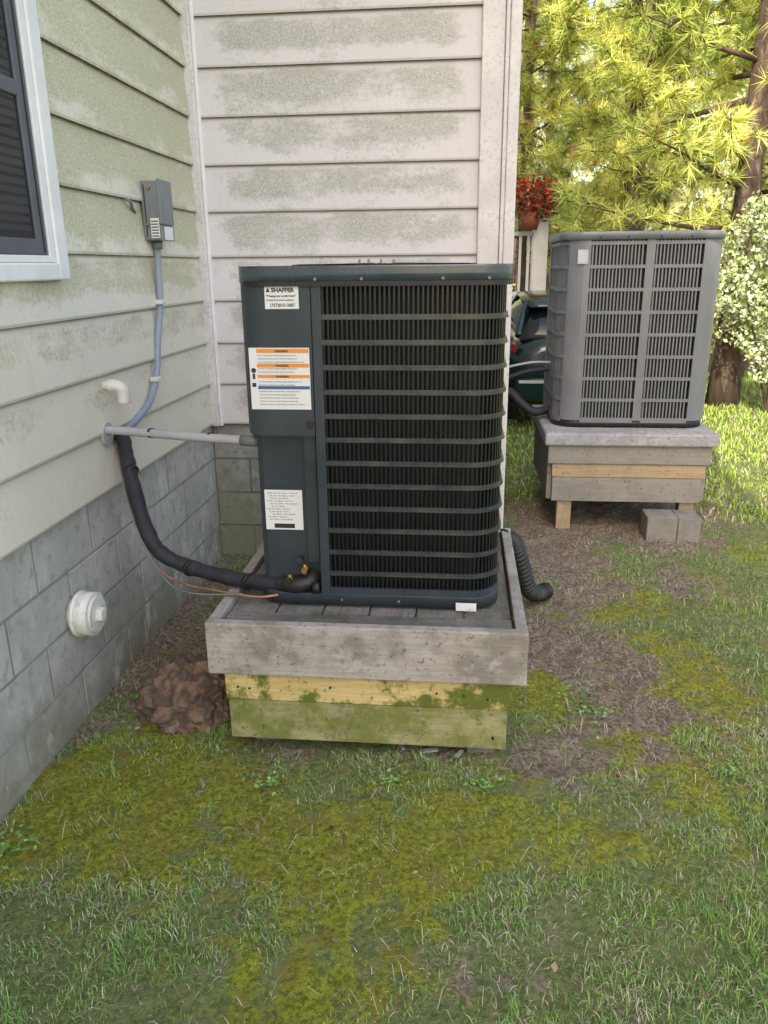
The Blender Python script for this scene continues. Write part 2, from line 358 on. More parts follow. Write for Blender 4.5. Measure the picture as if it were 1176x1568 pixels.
for (x,y,s,a) in ((-.08,2.33,.026,.3),(.02,2.32,.020,1.1),(-.18,2.34,.014,2)):
    V,F=boxgeo(-s,s,-s*.3,s*.3,-.004,.004); R_=Matrix.Rotation(a,3,'Z'); V=[R_@v+Vector((x,y,gh(x,y)+.012)) for v in V]; merge(Vs,Fs,V,F)
obj('wood_scraps',Vs,Fs,m_conc)

# ---------------------------------------------------------------- house
LW=-1.391; BW=4.203; Z0=.786; DZ=.2213; HT=7.2; RX=.245  # wall height above view chosen for where the house shadow ends
house=empty('house',(-1.39,4.2,0))
def siding(name,axis,a,b,plane,mat):
    V=[];F=[];mi=[]; K=int((HT-Z0)/DZ)+1
    for k in range(K):
        z=Z0+k*DZ; prof=[(0,z),(.020,z+.0005),(.0235,z+.010),(.005,z+DZ+.002)]
        base=len(V)
        for e in (a,b):
            for o_,zz in prof:
                V.append((e,plane-o_,zz) if axis==0 else (plane+o_,e,zz))
        for i in range(3):
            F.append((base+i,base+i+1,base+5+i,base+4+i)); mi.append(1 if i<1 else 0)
    return obj(name,V,F,None,house,mats=[mat,m_grime_shade],midx=mi)
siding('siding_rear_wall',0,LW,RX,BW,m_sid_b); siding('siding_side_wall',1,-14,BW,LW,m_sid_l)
box('wall_core_side',-9,LW-.001,-14,BW+8,.785,HT,m_trim,house,0)
box('wall_core_rear',LW-.001,RX-.002,BW+.001,BW+8,.785,HT,m_trim,house,0)
box('shade_roof_side',-9.5,LW+.45,-14.5,BW+8.4,HT,HT+.2,m_dark,house,0)  # unseen roof slab, its height and overhang shaped to set the shadow edge
def blocks(name,axis,a,b,plane,mat,tz):
    Vs=[];Fs=[]; bl=.405; ch=.2
    zt=tz; row=0
    while zt>-.15:
        x=a-(bl/2 if row%2 else 0)
        while x<b:
            x0=max(a,x+.004);x1=min(b,x+bl-.004); j=random.uniform(-.0012,.0012)
            if x1-x0>.03:
                bm=bmesh.new(); bmesh.ops.create_cube(bm,size=1)
                sx=x1-x0; 
                for v in bm.verts: v.co=Vector((v.co.x*sx,v.co.y*.04,v.co.z*(ch-.008)))
                bmesh.ops.bevel(bm,geom=bm.edges[:],offset=.003,segments=2,affect='EDGES')
                bm.verts.index_update()
                V=[]
                for v in bm.verts:
                    q=v.co
                    V.append(Vector(((x0+x1)/2+q.x,plane+q.y+.0165+j,zt-ch/2+q.z)) if axis==0 else Vector((plane-q.y-.0165+j,(x0+x1)/2+q.x,zt-ch/2+q.z)))
                F=[tuple(v.index for v in fa.verts) for fa in bm.faces]
                if axis==1: F=[f_[::-1] for f_ in F]
                merge(Vs,Fs,V,F); bm.free()
            x+=bl
        zt-=ch; row+=1
    return obj(name,Vs,Fs,mat,house)
blocks('foundation_blocks_side',1,-3,BW-.01,LW-.004,m_block,.782)
blocks('foundation_blocks_rear',0,LW,RX-.01,BW+.004,m_block2,.782)
box('foundation_mortar_side',-8,LW-.0028,-14,BW+7,-.3,.781,m_mortar,house,0)
box('foundation_mortar_rear',LW-.003,RX-.015,BW+.0030,BW+7,-.3,.781,m_mortar2,house,0)
box('inside_corner_trim',LW+.001,LW+.055,BW-.045,BW-.001,.775,HT,m_trim,house,.006)
box('inside_corner_bead',LW+.055,LW+.072,BW-.032,BW-.002,.775,HT,m_white,house,.004)
box('outside_corner_post',.068,.175,BW-.040,BW+.0,.775,HT,m_trim,house,.004)
box('outside_corner_bead',.177,.195,BW-.052,BW+.0,.775,HT,m_trim,house,.004)
box('downspout',.198,.252,BW-.030,BW+.06,.10,HT,m_trim,house,.008)
# window
wy0,wy1,wz0,wz1=1.63,2.66,1.585,2.98; X=LW
m_glass,nt,b=newmat('window_glass'); b.inputs['Base Color'].default_value=(.02,.025,.03,1); b.inputs['Roughness'].default_value=.06; b.inputs['Alpha'].default_value=.35
m_sash=M('sash_grey',(.085,.098,.12),(.07,.08,.10),9,.4); m_blind=M('blind_slat',(.13,.14,.16),(.11,.12,.14),9,.6)
for nm,a,b_,c,d in (('casing_right',wy1-.070,wy1,wz0,wz1),('casing_left',wy0,wy0+.070,wz0,wz1),('casing_bottom',wy0+.071,wy1-.071,wz0,wz0+.055),('casing_top',wy0+.071,wy1-.071,wz1-.075,wz1)):
    box('window_'+nm,X,X+.055,a,b_,c,d,m_white,house,.006)
for nm,a,b_,c,d in (('stop_right',wy1-.105,wy1-.071,wz0+.056,wz1-.076),('stop_left',wy0+.071,wy0+.105,wz0+.056,wz1-.076),('stop_bottom',wy0+.106,wy1-.106,wz0+.056,wz0+.078)):
    box('window_'+nm,X,X+.047,a,b_,c,d,m_white,house,.003)
for nm,a,b_,c,d in (('sash_right',wy1-.165,wy1-.106,wz0+.079,wz1-.08),('sash_left',wy0+.106,wy0+.165,wz0+.079,wz1-.08),('sash_bottom',wy0+.166,wy1-.166,wz0+.079,wz0+.128),('sash_meeting_rail',wy0+.166,wy1-.166,2.12,2.165)):
    box('window_'+nm,X,X+.041,a,b_,c,d,m_sash,house,.004)
for q in (wy1-.132,): box('window_sash_groove',X+.040,X+.0435,q,q+.006,wz0+.085,wz1-.085,m_dark,house,0)
box('window_backing',X,X+.026,wy0+.166,wy1-.166,wz0+.09,wz1-.08,m_dark,house,0)
Vs=[];Fs=[];z=wz0+.15
while z<wz1-.1:
    V,F=boxgeo(X+.0265,X+.030,wy0+.17,wy1-.17,z,z+.017); merge(Vs,Fs,V,F); z+=.027
obj('window_blinds',Vs,Fs,m_blind,house)
box('window_glass',X+.032,X+.034,wy0+.166,wy1-.166,wz0+.125,wz1-.08,m_glass,house,0)

# ---------------------------------------------------------------- wall services
bx=empty('electrical_disconnect_box',(LW,3.52,1.86))
ex=LW+.092; ey=3.44
box('enclosure',LW+.015,ex,ey,ey+.145,1.735,1.975,m_greybox,bx,.006)
box('cover_lip',ex-.002,ex+.009,ey-.005,ey+.150,1.80,1.982,m_greybox,bx,.004)
box('lower_cover',ex-.002,ex+.005,ey-.005,ey+.150,1.733,1.797,m_greybox,bx,.003)
box('front_label',ex-.042,ex-.004,ey-.0012,ey-.0002,1.745,1.825,m_sticker,bx,0)
box('warning_label',ex+.0052,ex+.0062,ey+.03,ey+.13,1.738,1.792,m_sticker,bx,0)
for i in range(6): box('label_line_%d'%i,ex-.039,ex-.008,ey-.0018,ey-.0012,1.750+i*.012,1.755+i*.012,m_ink,bx,0)
cyl('hasp',(LW+.055,ey,1.945),(LW+.055,ey-.013,1.945),.008,m_brass,bx,12); cyl('hasp_lower',(LW+.04,ey,1.80),(LW+.04,ey-.011,1.80),.007,m_brass,bx,12)
box('cover_seam',LW+.030,LW+.034,ey-.0018,ey-.0005,1.75,1.96,m_dark,bx,0)
cd=empty('electrical_conduit',(LW+.03,3.5,1.3))
cx=LW+.035
tube('flexible_conduit',[(cx+.01,3.51,1.74),(cx,3.515,1.62),(cx,3.50,1.469),(cx-.005,3.44,1.30),(cx,3.38,1.17),(cx,3.27,1.065),(cx,3.10,1.01),(cx,2.94,.985)],.0145,m_cond,cd)
cyl('connector_top',(cx+.01,3.51,1.70),(cx+.01,3.51,1.737),.021,m_greybox,cd)
for (a,b_,c) in ((3.50,1.475,0),(3.36,1.15,0)): box('pipe_strap',LW+.02,LW+.055,a-.028,a+.024,b_-.010,b_+.010,m_pvc,cd,.003)
tube('conduit_run',[(LW-.02,2.86,1.020),(-1.30,2.83,1.024),(-1.0,2.70,1.034),(-.74,2.60,1.043),(-.665,2.585,1.05),(-.64,2.60,1.09)],.0165,m_cond2,cd)
cyl('conduit_coupling',(-.76,2.607,1.042),(-.69,2.585,1.045),.020,m_greybox,cd)
for t in (.25,.72): 
    P=Vector((-1.30,2.83,1.024)).lerp(Vector((-.74,2.60,1.043)),t); Q=P+Vector((.012,-.005,.0006)); cyl('zip_tie',P,Q,.019,m_dark,cd,14)
cyl('wall_plate',(LW,2.86,1.005),(LW+.026,2.86,1.005),.045,m_cond2,cd)
rl=empty('refrigerant_line',(-1.1,2.65,.6))
tube('insulated_suction_line',[(-1.42,2.98,.99),(-1.345,2.93,.975),(-1.30,2.86,.90),(-1.25,2.78,.80),(-1.17,2.68,.66),(-1.10,2.64,.59),(-.98,2.62,.548),(-.81,2.57,.532),(-.66,2.53,.535),(-.575,2.50,.55)],lambda t:.028+.0015*math.sin(t*60)+.001*math.sin(t*143),m_rubber,rl,16,14)
for t in ((-1.285,2.835,.868),(-1.0,2.622,.55),(-.76,2.556,.531)):
    P=Vector(t); Q=P+Vector((.012,-.008,-.010 if t[2]>.8 else -.002)); cyl('tape_band',P,Q,.0315,m_dark,rl,16)
tube('copper_liquid_line',[(-1.38,2.95,.93),(-1.25,2.74,.72),(-1.12,2.62,.55),(-1.0,2.57,.505),(-.85,2.50,.512),(-.70,2.47,.507),(-.60,2.50,.515),(-.55,2.53,.53)],.005,m_copper,rl,8)
tube('thermostat_wire',[(-1.38,2.93,.96),(-1.23,2.70,.70),(-1.08,2.58,.52),(-.95,2.50,.50),(-.75,2.47,.515)],.0032,m_greybox,rl,6)
el=empty('pvc_elbow_pipe',(LW,2.90,1.18))
tube('stub_pipe',[(LW,2.90,1.190),(LW+.05,2.90,1.188)],.018,m_pvc,el,16,2)
tube('elbow',[(LW+.030,2.90,1.188),(LW+.060,2.903,1.186),(LW+.082,2.906,1.168),(LW+.085,2.906,1.120)],.024,m_pvc,el,18)
vc=empty('pvc_cleanout_cap',(LW,2.48,.41)); vy=2.48
cyl('pipe',(LW-.02,vy,.415),(LW+.03,vy,.415),.062,m_pvc,vc,40); cyl('hub',(LW+.016,vy,.415),(LW+.076,vy,.415),.080,m_pvc,vc,48); cyl('hub_lip',(LW+.014,vy,.415),(LW+.028,vy,.415),.085,m_pvc,vc,48)
cyl('plug',(LW+.075,vy,.415),(LW+.086,vy,.415),.066,m_pvc,vc,40); box('plug_nut',LW+.085,LW+.108,vy-.02,vy+.02,.395,.435,m_pvc,vc,.004)
tube('dryer_wire_stub',[(LW+.005,3.26,1.905),(LW+.03,3.29,1.88),(LW+.02,3.33,1.86),(LW+.01,3.38,1.845)],.006,m_greybox,bx,8)

# ---------------------------------------------------------------- wooden stand 1
st=empty('wooden_equipment_stand',(-.3,2.8,.25))
x0,x1,y0,y1=-.830,.232,2.263,3.315
box('front_board',x0,x1,y0,y0+.038,.312,.500,m_wrim,st,.005); box('rear_board',x0,x1,y1-.038,y1,.312,.500,m_wrim,st,.004)
box('left_board',x0+.002,x0+.040,y0+.039,y1-.039,.312,.498,m_wrimy,st,.004); box('right_board',x1-.040,x1-.002,y0+.039,y1-.039,.312,.499,m_wrimy,st,.004)
n=6; pw=(x1-x0-.084)/n
for i in range(n): box('deck_plank_%d'%i,x0+.042+i*pw,x0+.042+(i+1)*pw-.005,y0+.142,y1-.040,.440,.472,m_wdeck,st,.004)
box('deck_front_plank',x0+.045,x1-.045,y0+.0395,y0+.139,.448,.482,m_wwet,st,.005)
box('upper_skirt_board',x0+.045,x1-.050,y0+.030,y0+.068,.200,.311,m_wyel,st,.004)
box('lower_skirt_board',x0+.052,x1-.056,y0+.036,y0+.070,.045,.197,m_wply,st,.003)
for sx in (x0+.05,x1-.09):
    box('side_skirt',sx,sx+.036,y0+.075,y1-.05,.05,.311,m_wply,st,.004)
for px,py in ((x0+.16,y0+.16),(x1-.14,y0+.12),(x0+.12,y1-.14),(x1-.14,y1-.14)): box('foot_post',px-.045,px+.045,py-.045,py+.045,-.08,.311,m_wdeck,st,.004)
for px,pz in ((x0+.09,.25),(x0+.13,.245),(-.42,.26),(-.06,.255),(.03,.25),(.11,.24),(x1-.1,.09)): cyl('nail_head',(px,y0+.028,pz),(px,y0+.036,pz),.0045,m_dark,st,8)

# ---------------------------------------------------------------- generic condenser building
def rrpath(x0,x1,y0,y1,r_,seg=8):
    out=[]
    def arc(cx,cy,a0,a1):
        for i in range(seg+1):
            a=a0+(a1-a0)*i/seg; out.append(Vector((cx+r_*math.cos(a),cy+r_*math.sin(a),0)))
    hp=math.pi/2
    arc(x0+r_,y0+r_,math.pi,math.pi+hp); arc(x1-r_,y0+r_,-hp,0); arc(x1-r_,y1-r_,0,hp); arc(x0+r_,y1-r_,hp,math.pi)
    return out
def prism(name,P,z0,z1,mat,parent,bev=.0,smooth=False):
    bm=bmesh.new(); lo=[bm.verts.new((p.x,p.y,z0)) for p in P]; hi=[bm.verts.new((p.x,p.y,z1)) for p in P]; n=len(P)
    bm.faces.new(lo[::-1]); top=bm.faces.new(hi)
    for i in range(n): bm.faces.new((lo[i],lo[(i+1)%n],hi[(i+1)%n],hi[i]))
    if bev: bmesh.ops.bevel(bm,geom=list(top.edges),offset=bev,segments=4,affect='EDGES',profile=.5)
    me=bpy.data.meshes.new(name); bm.to_mesh(me); bm.free(); me.materials.append(mat)
    o=link(bpy.data.objects.new(name,me)); par(o,parent)
    if smooth:
        for q in me.polygons: q.use_smooth= len(q.vertices)==4
    return o
def walk(P):
    L=[0]; 
    for i in range(1,len(P)): L.append(L[-1]+(P[i]-P[i-1]).length)
    return L
def at_len(P,L,s):
    for i in range(1,len(P)):
        if s<=L[i] or i==len(P)-1:
            t=(s-L[i-1])/max(1e-9,L[i]-L[i-1]); d=(P[i]-P[i-1]).normalized(); return P[i-1].lerp(P[i],t),d
def ribbon(name,P,z0,z1,th,mat,parent,out=0.0):
    n=len(P); V=[];F=[]
    for i,p in enumerate(P):
        d=(P[min(i+1,n-1)]-P[max(i-1,0)]).normalized(); nr=Vector((d.y,-d.x,0))
        a=p+nr*out; b_=p+nr*(out-th)
        for q,z in ((a,z0),(a,z1),(b_,z1),(b_,z0)): V.append(Vector((q.x,q.y,z)))
    for i in range(n-1):
        for k in range(4): F.append((i*4+k,i*4+(k+1)%4,(i+1)*4+(k+1)%4,(i+1)*4+k))
    F.append((0,1,2,3)); F.append(tuple((n-1)*4+k for k in (3,2,1,0)))
    F=[q[::-1] for q in F]
    if name is None: return V,F
    return obj(name,V,F,mat,parent)
def vbars(name,P,s0,s1,step,z0,z1,wd,dep,mat,parent,out=0):
    L=walk(P); Vs=[];Fs=[]; s=s0
    while s<=s1:
        p,d=at_len(P,L,s); nr=Vector((d.y,-d.x,0)); V=[]
        for a,b_ in ((-wd/2,out),(wd/2,out),(wd/2,out-dep),(-wd/2,out-dep)):
            q=p+d*a+nr*b_; V.append(Vector((q.x,q.y,z0))); V.append(Vector((q.x,q.y,z1)))
        F=[(0,2,3,1),(2,4,5,3),(4,6,7,5),(6,0,1,7)]
        merge(Vs,Fs,V,F); s+=step
    return obj(name,Vs,Fs,mat,parent)
def subpath(P,s0,s1):
    L=walk(P); out=[at_len(P,L,s0)[0]]+[P[i] for i in range(len(P)) if s0<L[i]<s1]+[at_len(P,L,s1)[0]]; return out

# ---- unit 1
hp=empty('heat_pump_unit',(-.28,2.9,.48))
ux0,ux1,uy0,uy1=-.706,.142,2.48,3.27; zb,zt=.484,1.572
R=.11
prism('base_pan',rrpath(ux0-.0,ux1+.004,uy0-.004,uy1+.004,R),zb,zb+.041,m_slate,hp,.004,True)
prism('coil',rrpath(ux0+.07,ux1-.028,uy0+.065,uy1-.03,R-.02),zb+.04,zt,m_coil,hp)
G=[Vector((-.448,uy0,0)),Vector((ux1-R,uy0,0))]+[Vector((ux1-R+R*math.cos(a),uy0+R+R*math.sin(a),0)) for a in [-math.pi/2+math.pi/2*i/12 for i in range(1,13)]]+[Vector((ux1,uy1-R,0))]
LG=walk(G)[-1]
vbars('vertical_louvers',G,.012,LG-.01,.0150,zb+.041,zt,.0060,.012,m_black,hp,-.002)
zz=[1.468-.0787*i for i in range(12)]
Vs=[];Fs=[]
for z in zz:
    V,F=ribbon(None,G,z-.0085,z+.0085,.006,None,None,out=.004); merge(Vs,Fs,V,F)
    V,F=ribbon(None,G,z-.006,z-.004,.010,None,None,out=.008); merge(Vs,Fs,V,F)
obj('louver_bands',Vs,Fs,m_band,hp)
ribbon('grille_bottom_rail',G,zb+.042,zb+.066,.008,m_slate,hp,out=.005); ribbon('grille_top_rail',G,zt-.012,zt,.008,m_slate,hp,out=.003)
box('center_post',-.472,-.440,uy0-.008,uy0+.05,zb+.02,zt,m_slate,hp,.003)
Lp=[Vector((ux0,uy0+.35,0)),Vector((ux0,uy0+.07,0))]+[Vector((ux0+.07+.07*math.cos(a),uy0+.07+.07*math.sin(a),0)) for a in [math.pi+math.pi/2*i/10 for i in range(1,11)]]+[Vector((-.474,uy0,0))]
ribbon('access_panel',Lp,1.090,zt,.03,m_slate,hp,out=.006)
ribbon('access_panel_underside',Lp,1.086,1.0895,.07,m_slate,hp,out=.004)
rc=.042
Lp2=[Vector((ux0+.012,uy1-.05,0)),Vector((ux0+.012,uy0+rc+.045,0)),Vector((ux0+.02,uy0+rc+.012,0)),Vector((ux0+.04,uy0+rc,0)),Vector((-.474,uy0+rc,0))]
ribbon('service_valve_panel',Lp2,zb+.03,1.09,.02,m_slate,hp,out=0)
box('panel_seam_flange',-.520,-.478,uy0+rc-.022,uy0+rc+.003,.63,1.085,m_slate,hp,.003)
lidp=rrpath(ux0-.012,ux1+.014,uy0-.014,uy1+.014,.10,10)
prism('top_cover',lidp,zt+.0,1.623,m_lid,hp,.024,True)
ribbon('top_cover_lip',lidp[5:-5],zt-.010,zt+.004,.006,m_dark,hp,out=.001)
Vs=[];Fs=[]
cxx,cyy=(ux0+ux1)/2,(uy0+uy1)/2
for rr in [.06+.035*i for i in range(8)]:
    path=[Vector((cxx+rr*math.cos(a),cyy+rr*math.sin(a),1.626)) for a in [2*math.pi*i/32 for i in range(33)]]
    V,F=tubegeo(path,.002,5,False); merge(Vs,Fs,V,F)
for i in range(8):
    a=2*math.pi*i/8; V,F=tubegeo([Vector((cxx+.05*math.cos(a),cyy+.05*math.sin(a),1.628)),Vector((cxx+.33*math.cos(a),cyy+.33*math.sin(a),1.624))],.0028,5); merge(Vs,Fs,V,F)
obj('fan_guard',Vs,Fs,m_dark,hp)
for dx in (-.05,-.02,.02,.06): cyl('guard_bolt',(cxx+dx,uy0+.12,1.62),(cxx+dx,uy0+.12,1.641),.004,m_greybox,hp,8)
for sx in (-.455,-.31,-.06,.08): cyl('lid_screw',(sx,uy0-.016,1.583),(sx,uy0-.010,1.583),.005,m_greybox,hp,8)
for sz in (1.52,1.05,.60,.52): cyl('post_screw',(-.456,uy0-.011,sz),(-.456,uy0-.006,sz),.005,m_band,hp,8)
for sx in (-.40,-.2,.0): cyl('rail_screw',(sx,uy0-.008,zb+.02),(sx,uy0-.003,zb+.02),.004,m_greybox,hp,8)
cyl('panel_plug',(-.488,uy0-.009,1.125),(-.488,uy0-.004,1.125),.014,m_dark,hp,20)
yf=uy0-.0062
def sticker(nm,a,b_,c,d,y,mat=m_sticker,t=.0008): return box(nm,a,b_,y-t,y,c,d,mat,hp,0)
sticker('service_sticker',-.618,-.510,1.494,1.568,yf)
text('sticker_title','SHAFFER',(-.596,yf-.001,1.545),.0185,m_ink,hp,bold=.0008,sx=1.0)
obj('sticker_mark',[Vector((-.614,yf-.001,1.545)),Vector((-.600,yf-.001,1.545)),Vector((-.607,yf-.001,1.560))],[(0,1,2)],m_ink,hp)
text('sticker_line','"Bringing your comfort back"',(-.613,yf-.001,1.531),.0080,m_ink,hp,bold=.0003)
text('sticker_line','Mechanical, Electrical, Installations',(-.613,yf-.001,1.519),.0064,m_ink,hp,bold=.0002)
text('sticker_phone','(757)810-3087',(-.602,yf-.001,1.501),.0135,m_ink,hp,bold=.0003)
a0,a1,b0,b1=-.680,-.483,1.176,1.374
sticker('warning_sticker',a0,a1,b0,b1,yf)
sticker('warning_band_orange',a0+.025,a1-.002,b1-.016,b1-.003,yf-.0009,m_orange)
sticker('warning_band_orange',a0+.025,a1-.002,b1-.062,b1-.050,yf-.0009,m_orange)
sticker('warning_band_orange',a0+.025,a1-.002,b1-.096,b1-.086,yf-.0009,m_orange)
sticker('warning_band_blue',a0+.025,a1-.002,b1-.132,b1-.122,yf-.0009,m_blue)
txt='Disconnect all electric power before servicing this unit. Failure'
txt2='to do so can result in property damage, personal injury or death.'
for i in range(16):
    zz_=b1-.026-i*.0105
    if any(abs(zz_-(b1-q))<.008 for q in (.057,.093,.129)): continue
    text('warning_text',(txt if i%2 else txt2)[:random.randint(50,66)],(a0+.028,yf-.001,zz_),.0066,m_ink,hp,sx=.88)
for q in (.0135,.0595,.0945): text('warning_word','WARNING',(a0+.085,yf-.0022,b1-q),.009,m_ink,hp,bold=.0003)
cyl('warning_icon',(a0+.013,yf-.0015,b1-.072),(a0+.013,yf-.001,b1-.072),.008,m_ink,hp,20); sticker('qr_code',a0+.006,a0+.019,b1-.125,b1-.112,yf-.0009,m_ink)
sticker('warning_figure',a0+.009,a0+.017,b1-.100,b1-.082,yf-.0009,m_ink)
yf2=uy0+rc-.0002
n0,n1,k0,k1=-.668,-.536,.744,.888
sticker('rating_plate',n0,n1,k0,k1,yf2)
for i in range(11): text('rating_text','MODEL NO. 4A6  SERIAL  VOLTS 208/230  PH 1'[i:i+random.randint(18,32)],(n0+.008+(i%3)*.006,yf2-.001,k1-.014-i*.0095),.0066,m_ink,hp)
sticker('rating_bar',n0+.03,n1-.03,k0+.006,k0+.022,yf2-.0009,m_ink)
for zv,xv in ((.612,-.530),(.572,-.585)):
    cyl('valve_body',(xv,uy0+.045,zv),(xv,uy0-.005,zv),.011,m_brass,hp,14); cyl('valve_stem',(xv,uy0+.005,zv-.02),(xv,uy0+.005,zv+.018),.008,m_brass,hp,6)
    cyl('valve_cap',(xv,uy0-.005,zv),(xv,uy0-.018,zv),.010,m_dark if xv<-.55 else m_brass,hp,6)
cyl('valve_port',(-.545,uy0+.02,.645),(-.545,uy0-.01,.650),.011,m_dark,hp,10)
tube('insulated_elbow',[(-.60,2.50,.548),(-.56,2.490,.550),(-.52,2.50,.560),(-.505,2.53,.575)],.031,m_dark,hp,14)
cyl('valve_flange',(-.502,uy0+.0,.545),(-.478,uy0+.0,.545),.022,m_dark,hp,18)
box('energy_tag',-.002,.068,uy0-.022,uy0-.019,.483,.512,m_sticker,hp,0)
tube('corrugated_drain_pipe',[(.19,3.26,.47),(.25,3.34,.42),(.30,3.44,.27),(.345,3.54,.12),(.40,3.64,.045),(.46,3.72,.03)],lambda t:.038+.006*math.sin(t*2*math.pi*30),m_dark,None,16,50)

# ---------------------------------------------------------------- stand 2 + unit 2
s2=empty('concrete_topped_equipment_stand',(1.05,5.25,.3))
a0,a1,b0,b1=.525,1.560,4.75,5.79
box('concrete_slab',a0,a1,b0,b1,.553,.632,m_conc,s2,.012)
box('upper_frame_front',a0+.025,a1-.03,b0+.03,b0+.068,.435,.552,m_wply2,s2,.004)
box('tan_frame_board',a0+.055,a1-.05,b0+.045,b0+.083,.345,.430,m_wtan,s2,.004); box('tan_frame_board_trim',a0+.050,a1-.045,b0+.042,b0+.060,.427,.4345,m_wply2,s2,.002)
box('plywood_front',a0+.06,a1-.07,b0+.040,b0+.075,.19,.343,m_wply2,s2,.003)
for sx in (a0+.03,a1-.07): box('frame_side',sx,sx+.036,b0+.085,b1-.03,.19,.552,m_wply2,s2,.004)
box('frame_back',a0+.03,a1-.03,b1-.07,b1-.03,.19,.552,m_wply2,s2,.004)
for px,py in ((.67,4.86),(1.43,4.88),(.67,5.68),(1.43,5.68)): box('foot_post',px-.045,px+.045,py-.045,py+.045,-.05,.19,m_wtan,s2,.004)
cb=empty('cinder_block',(1.3,4.65,.1)); box('block_half',1.150,1.330,4.62,4.80,-.02,.145,m_cind,cb,.006); box('block_half',1.333,1.47,4.621,4.80,-.02,.143,m_cind,cb,.006)

hp2=empty('air_conditioner_unit',(1.06,5.33,.63))
vx0,vx1,vy0,vy1=.590,1.530,4.94,5.73; wb,wt=.634,1.755; R2=.15
prism('base_pan',rrpath(vx0,vx1,vy0,vy1,R2),wb,wb+.05,m_dark,hp2,0,True)
prism('coil',rrpath(vx0+.03,vx1-.03,vy0+.03,vy1-.03,R2-.02),wb+.04,wt,m_coil,hp2)
P2=[Vector((vx0,vy1-R2,0)),Vector((vx0,vy0+R2,0))]+[Vector((vx0+R2+R2*math.cos(a),vy0+R2+R2*math.sin(a),0)) for a in [math.pi+math.pi/2*i/10 for i in range(1,11)]]+[Vector((vx1-R2,vy0,0))]+[Vector((vx1-R2+R2*math.cos(a),vy0+R2+R2*math.sin(a),0)) for a in [-math.pi/2+math.pi/2*i/10 for i in range(1,11)]]+[Vector((vx1,vy1-R2,0))]
LP=walk(P2); sf=LP[11]
X_=lambda x: sf+(x-(vx0+R2))
tot=LP[-1]
def solid(nm,s0,s1,out=.006): ribbon(nm,subpath(P2,s0,s1),wb+.045,wt,.02,m_u2,hp2,out)
cs=LP[1]+.12
solid('corner_panel',cs,X_(.752),.008); solid('center_post',X_(1.072),X_(1.122),.008); solid('right_corner_panel',X_(1.40),X_(1.40)+.26,.008)
solid('rear_left_post',.0,.05)
for nm,s0,s1 in (('side',.05,cs),('front_left',X_(.752),X_(1.072)),('front_right',X_(1.122),X_(1.40)),('right_side',X_(1.40)+.26,tot)):
    vbars('louver_bars_'+nm,P2,s0+.012,s1-.006,.0205,wb+.05,wt,.0085,.010,m_u2,hp2,.0)
    Vs=[];Fs=[]
    for i in range(9):
        z=wt-.02-i*.1325; V,F=ribbon(None,subpath(P2,s0,s1),z-.010,z+.010,.006,None,None,out=.005); merge(Vs,Fs,V,F)
    V,F=ribbon(None,subpath(P2,s0,s1),wb+.045,wb+.062,.006,None,None,out=.0045); merge(Vs,Fs,V,F)
    obj('louver_bands_'+nm,Vs,Fs,m_u2,hp2)
prism('top_cover',rrpath(vx0-.018,vx1+.018,vy0-.018,vy1+.018,R2),wt,wt+.045,m_u2l,hp2,.014,True)
box('nameplate',.675,.735,vy0-.016,vy0-.0135,1.62,1.70,m_cond2,hp2,.0)
for sx in (.80,.96,1.15,1.32): cyl('lid_screw',(sx,vy0-.023,wt+.012),(sx,vy0-.017,wt+.012),.007,m_dark,hp2,8)
rl2=empty('refrigerant_line',(.45,5.3,.9))
tube('insulated_line',[(.24,5.3,.86),(.33,5.3,.90),(.45,5.3,.94),(.60,5.3,.955)],.016,m_rubber,rl2,12)
tube('insulated_line_lower',[(.24,5.35,.80),(.33,5.3,.80),(.42,5.25,.72),(.50,5.22,.68),(.60,5.25,.70)],.030,m_rubber,rl2,12)
tube('control_wire',[(.24,5.28,.95),(.36,5.28,.98),(.48,5.28,1.0),(.60,5.28,1.0)],.008,m_cond2,rl2,8)

# ---------------------------------------------------------------- rock by the wall
bm=bmesh.new(); bmesh.ops.create_icosphere(bm,subdivisions=6,radius=1)
for v in bm.verts:
    c=v.co; rid=1-abs(noise.noise(c*2.6+Vector((4,2,1))))*2
    k=1+.26*noise.noise(c*1.7)+.20*noise.noise(c*5)+.13*(rid-.5)+.08*noise.noise(c*14)+.02*noise.noise(c*34)
    v.co=Vector((c.x*.19*k,c.y*.17*k,c.z*.155*k))
bm.transform(Matrix.Translation((-1.00,2.56,.035))); me=bpy.data.meshes.new('rock'); bm.to_mesh(me); bm.free(); me.materials.append(m_rock)
rk=link(bpy.data.objects.new('rock',me)); 
for p in me.polygons: p.use_smooth=True

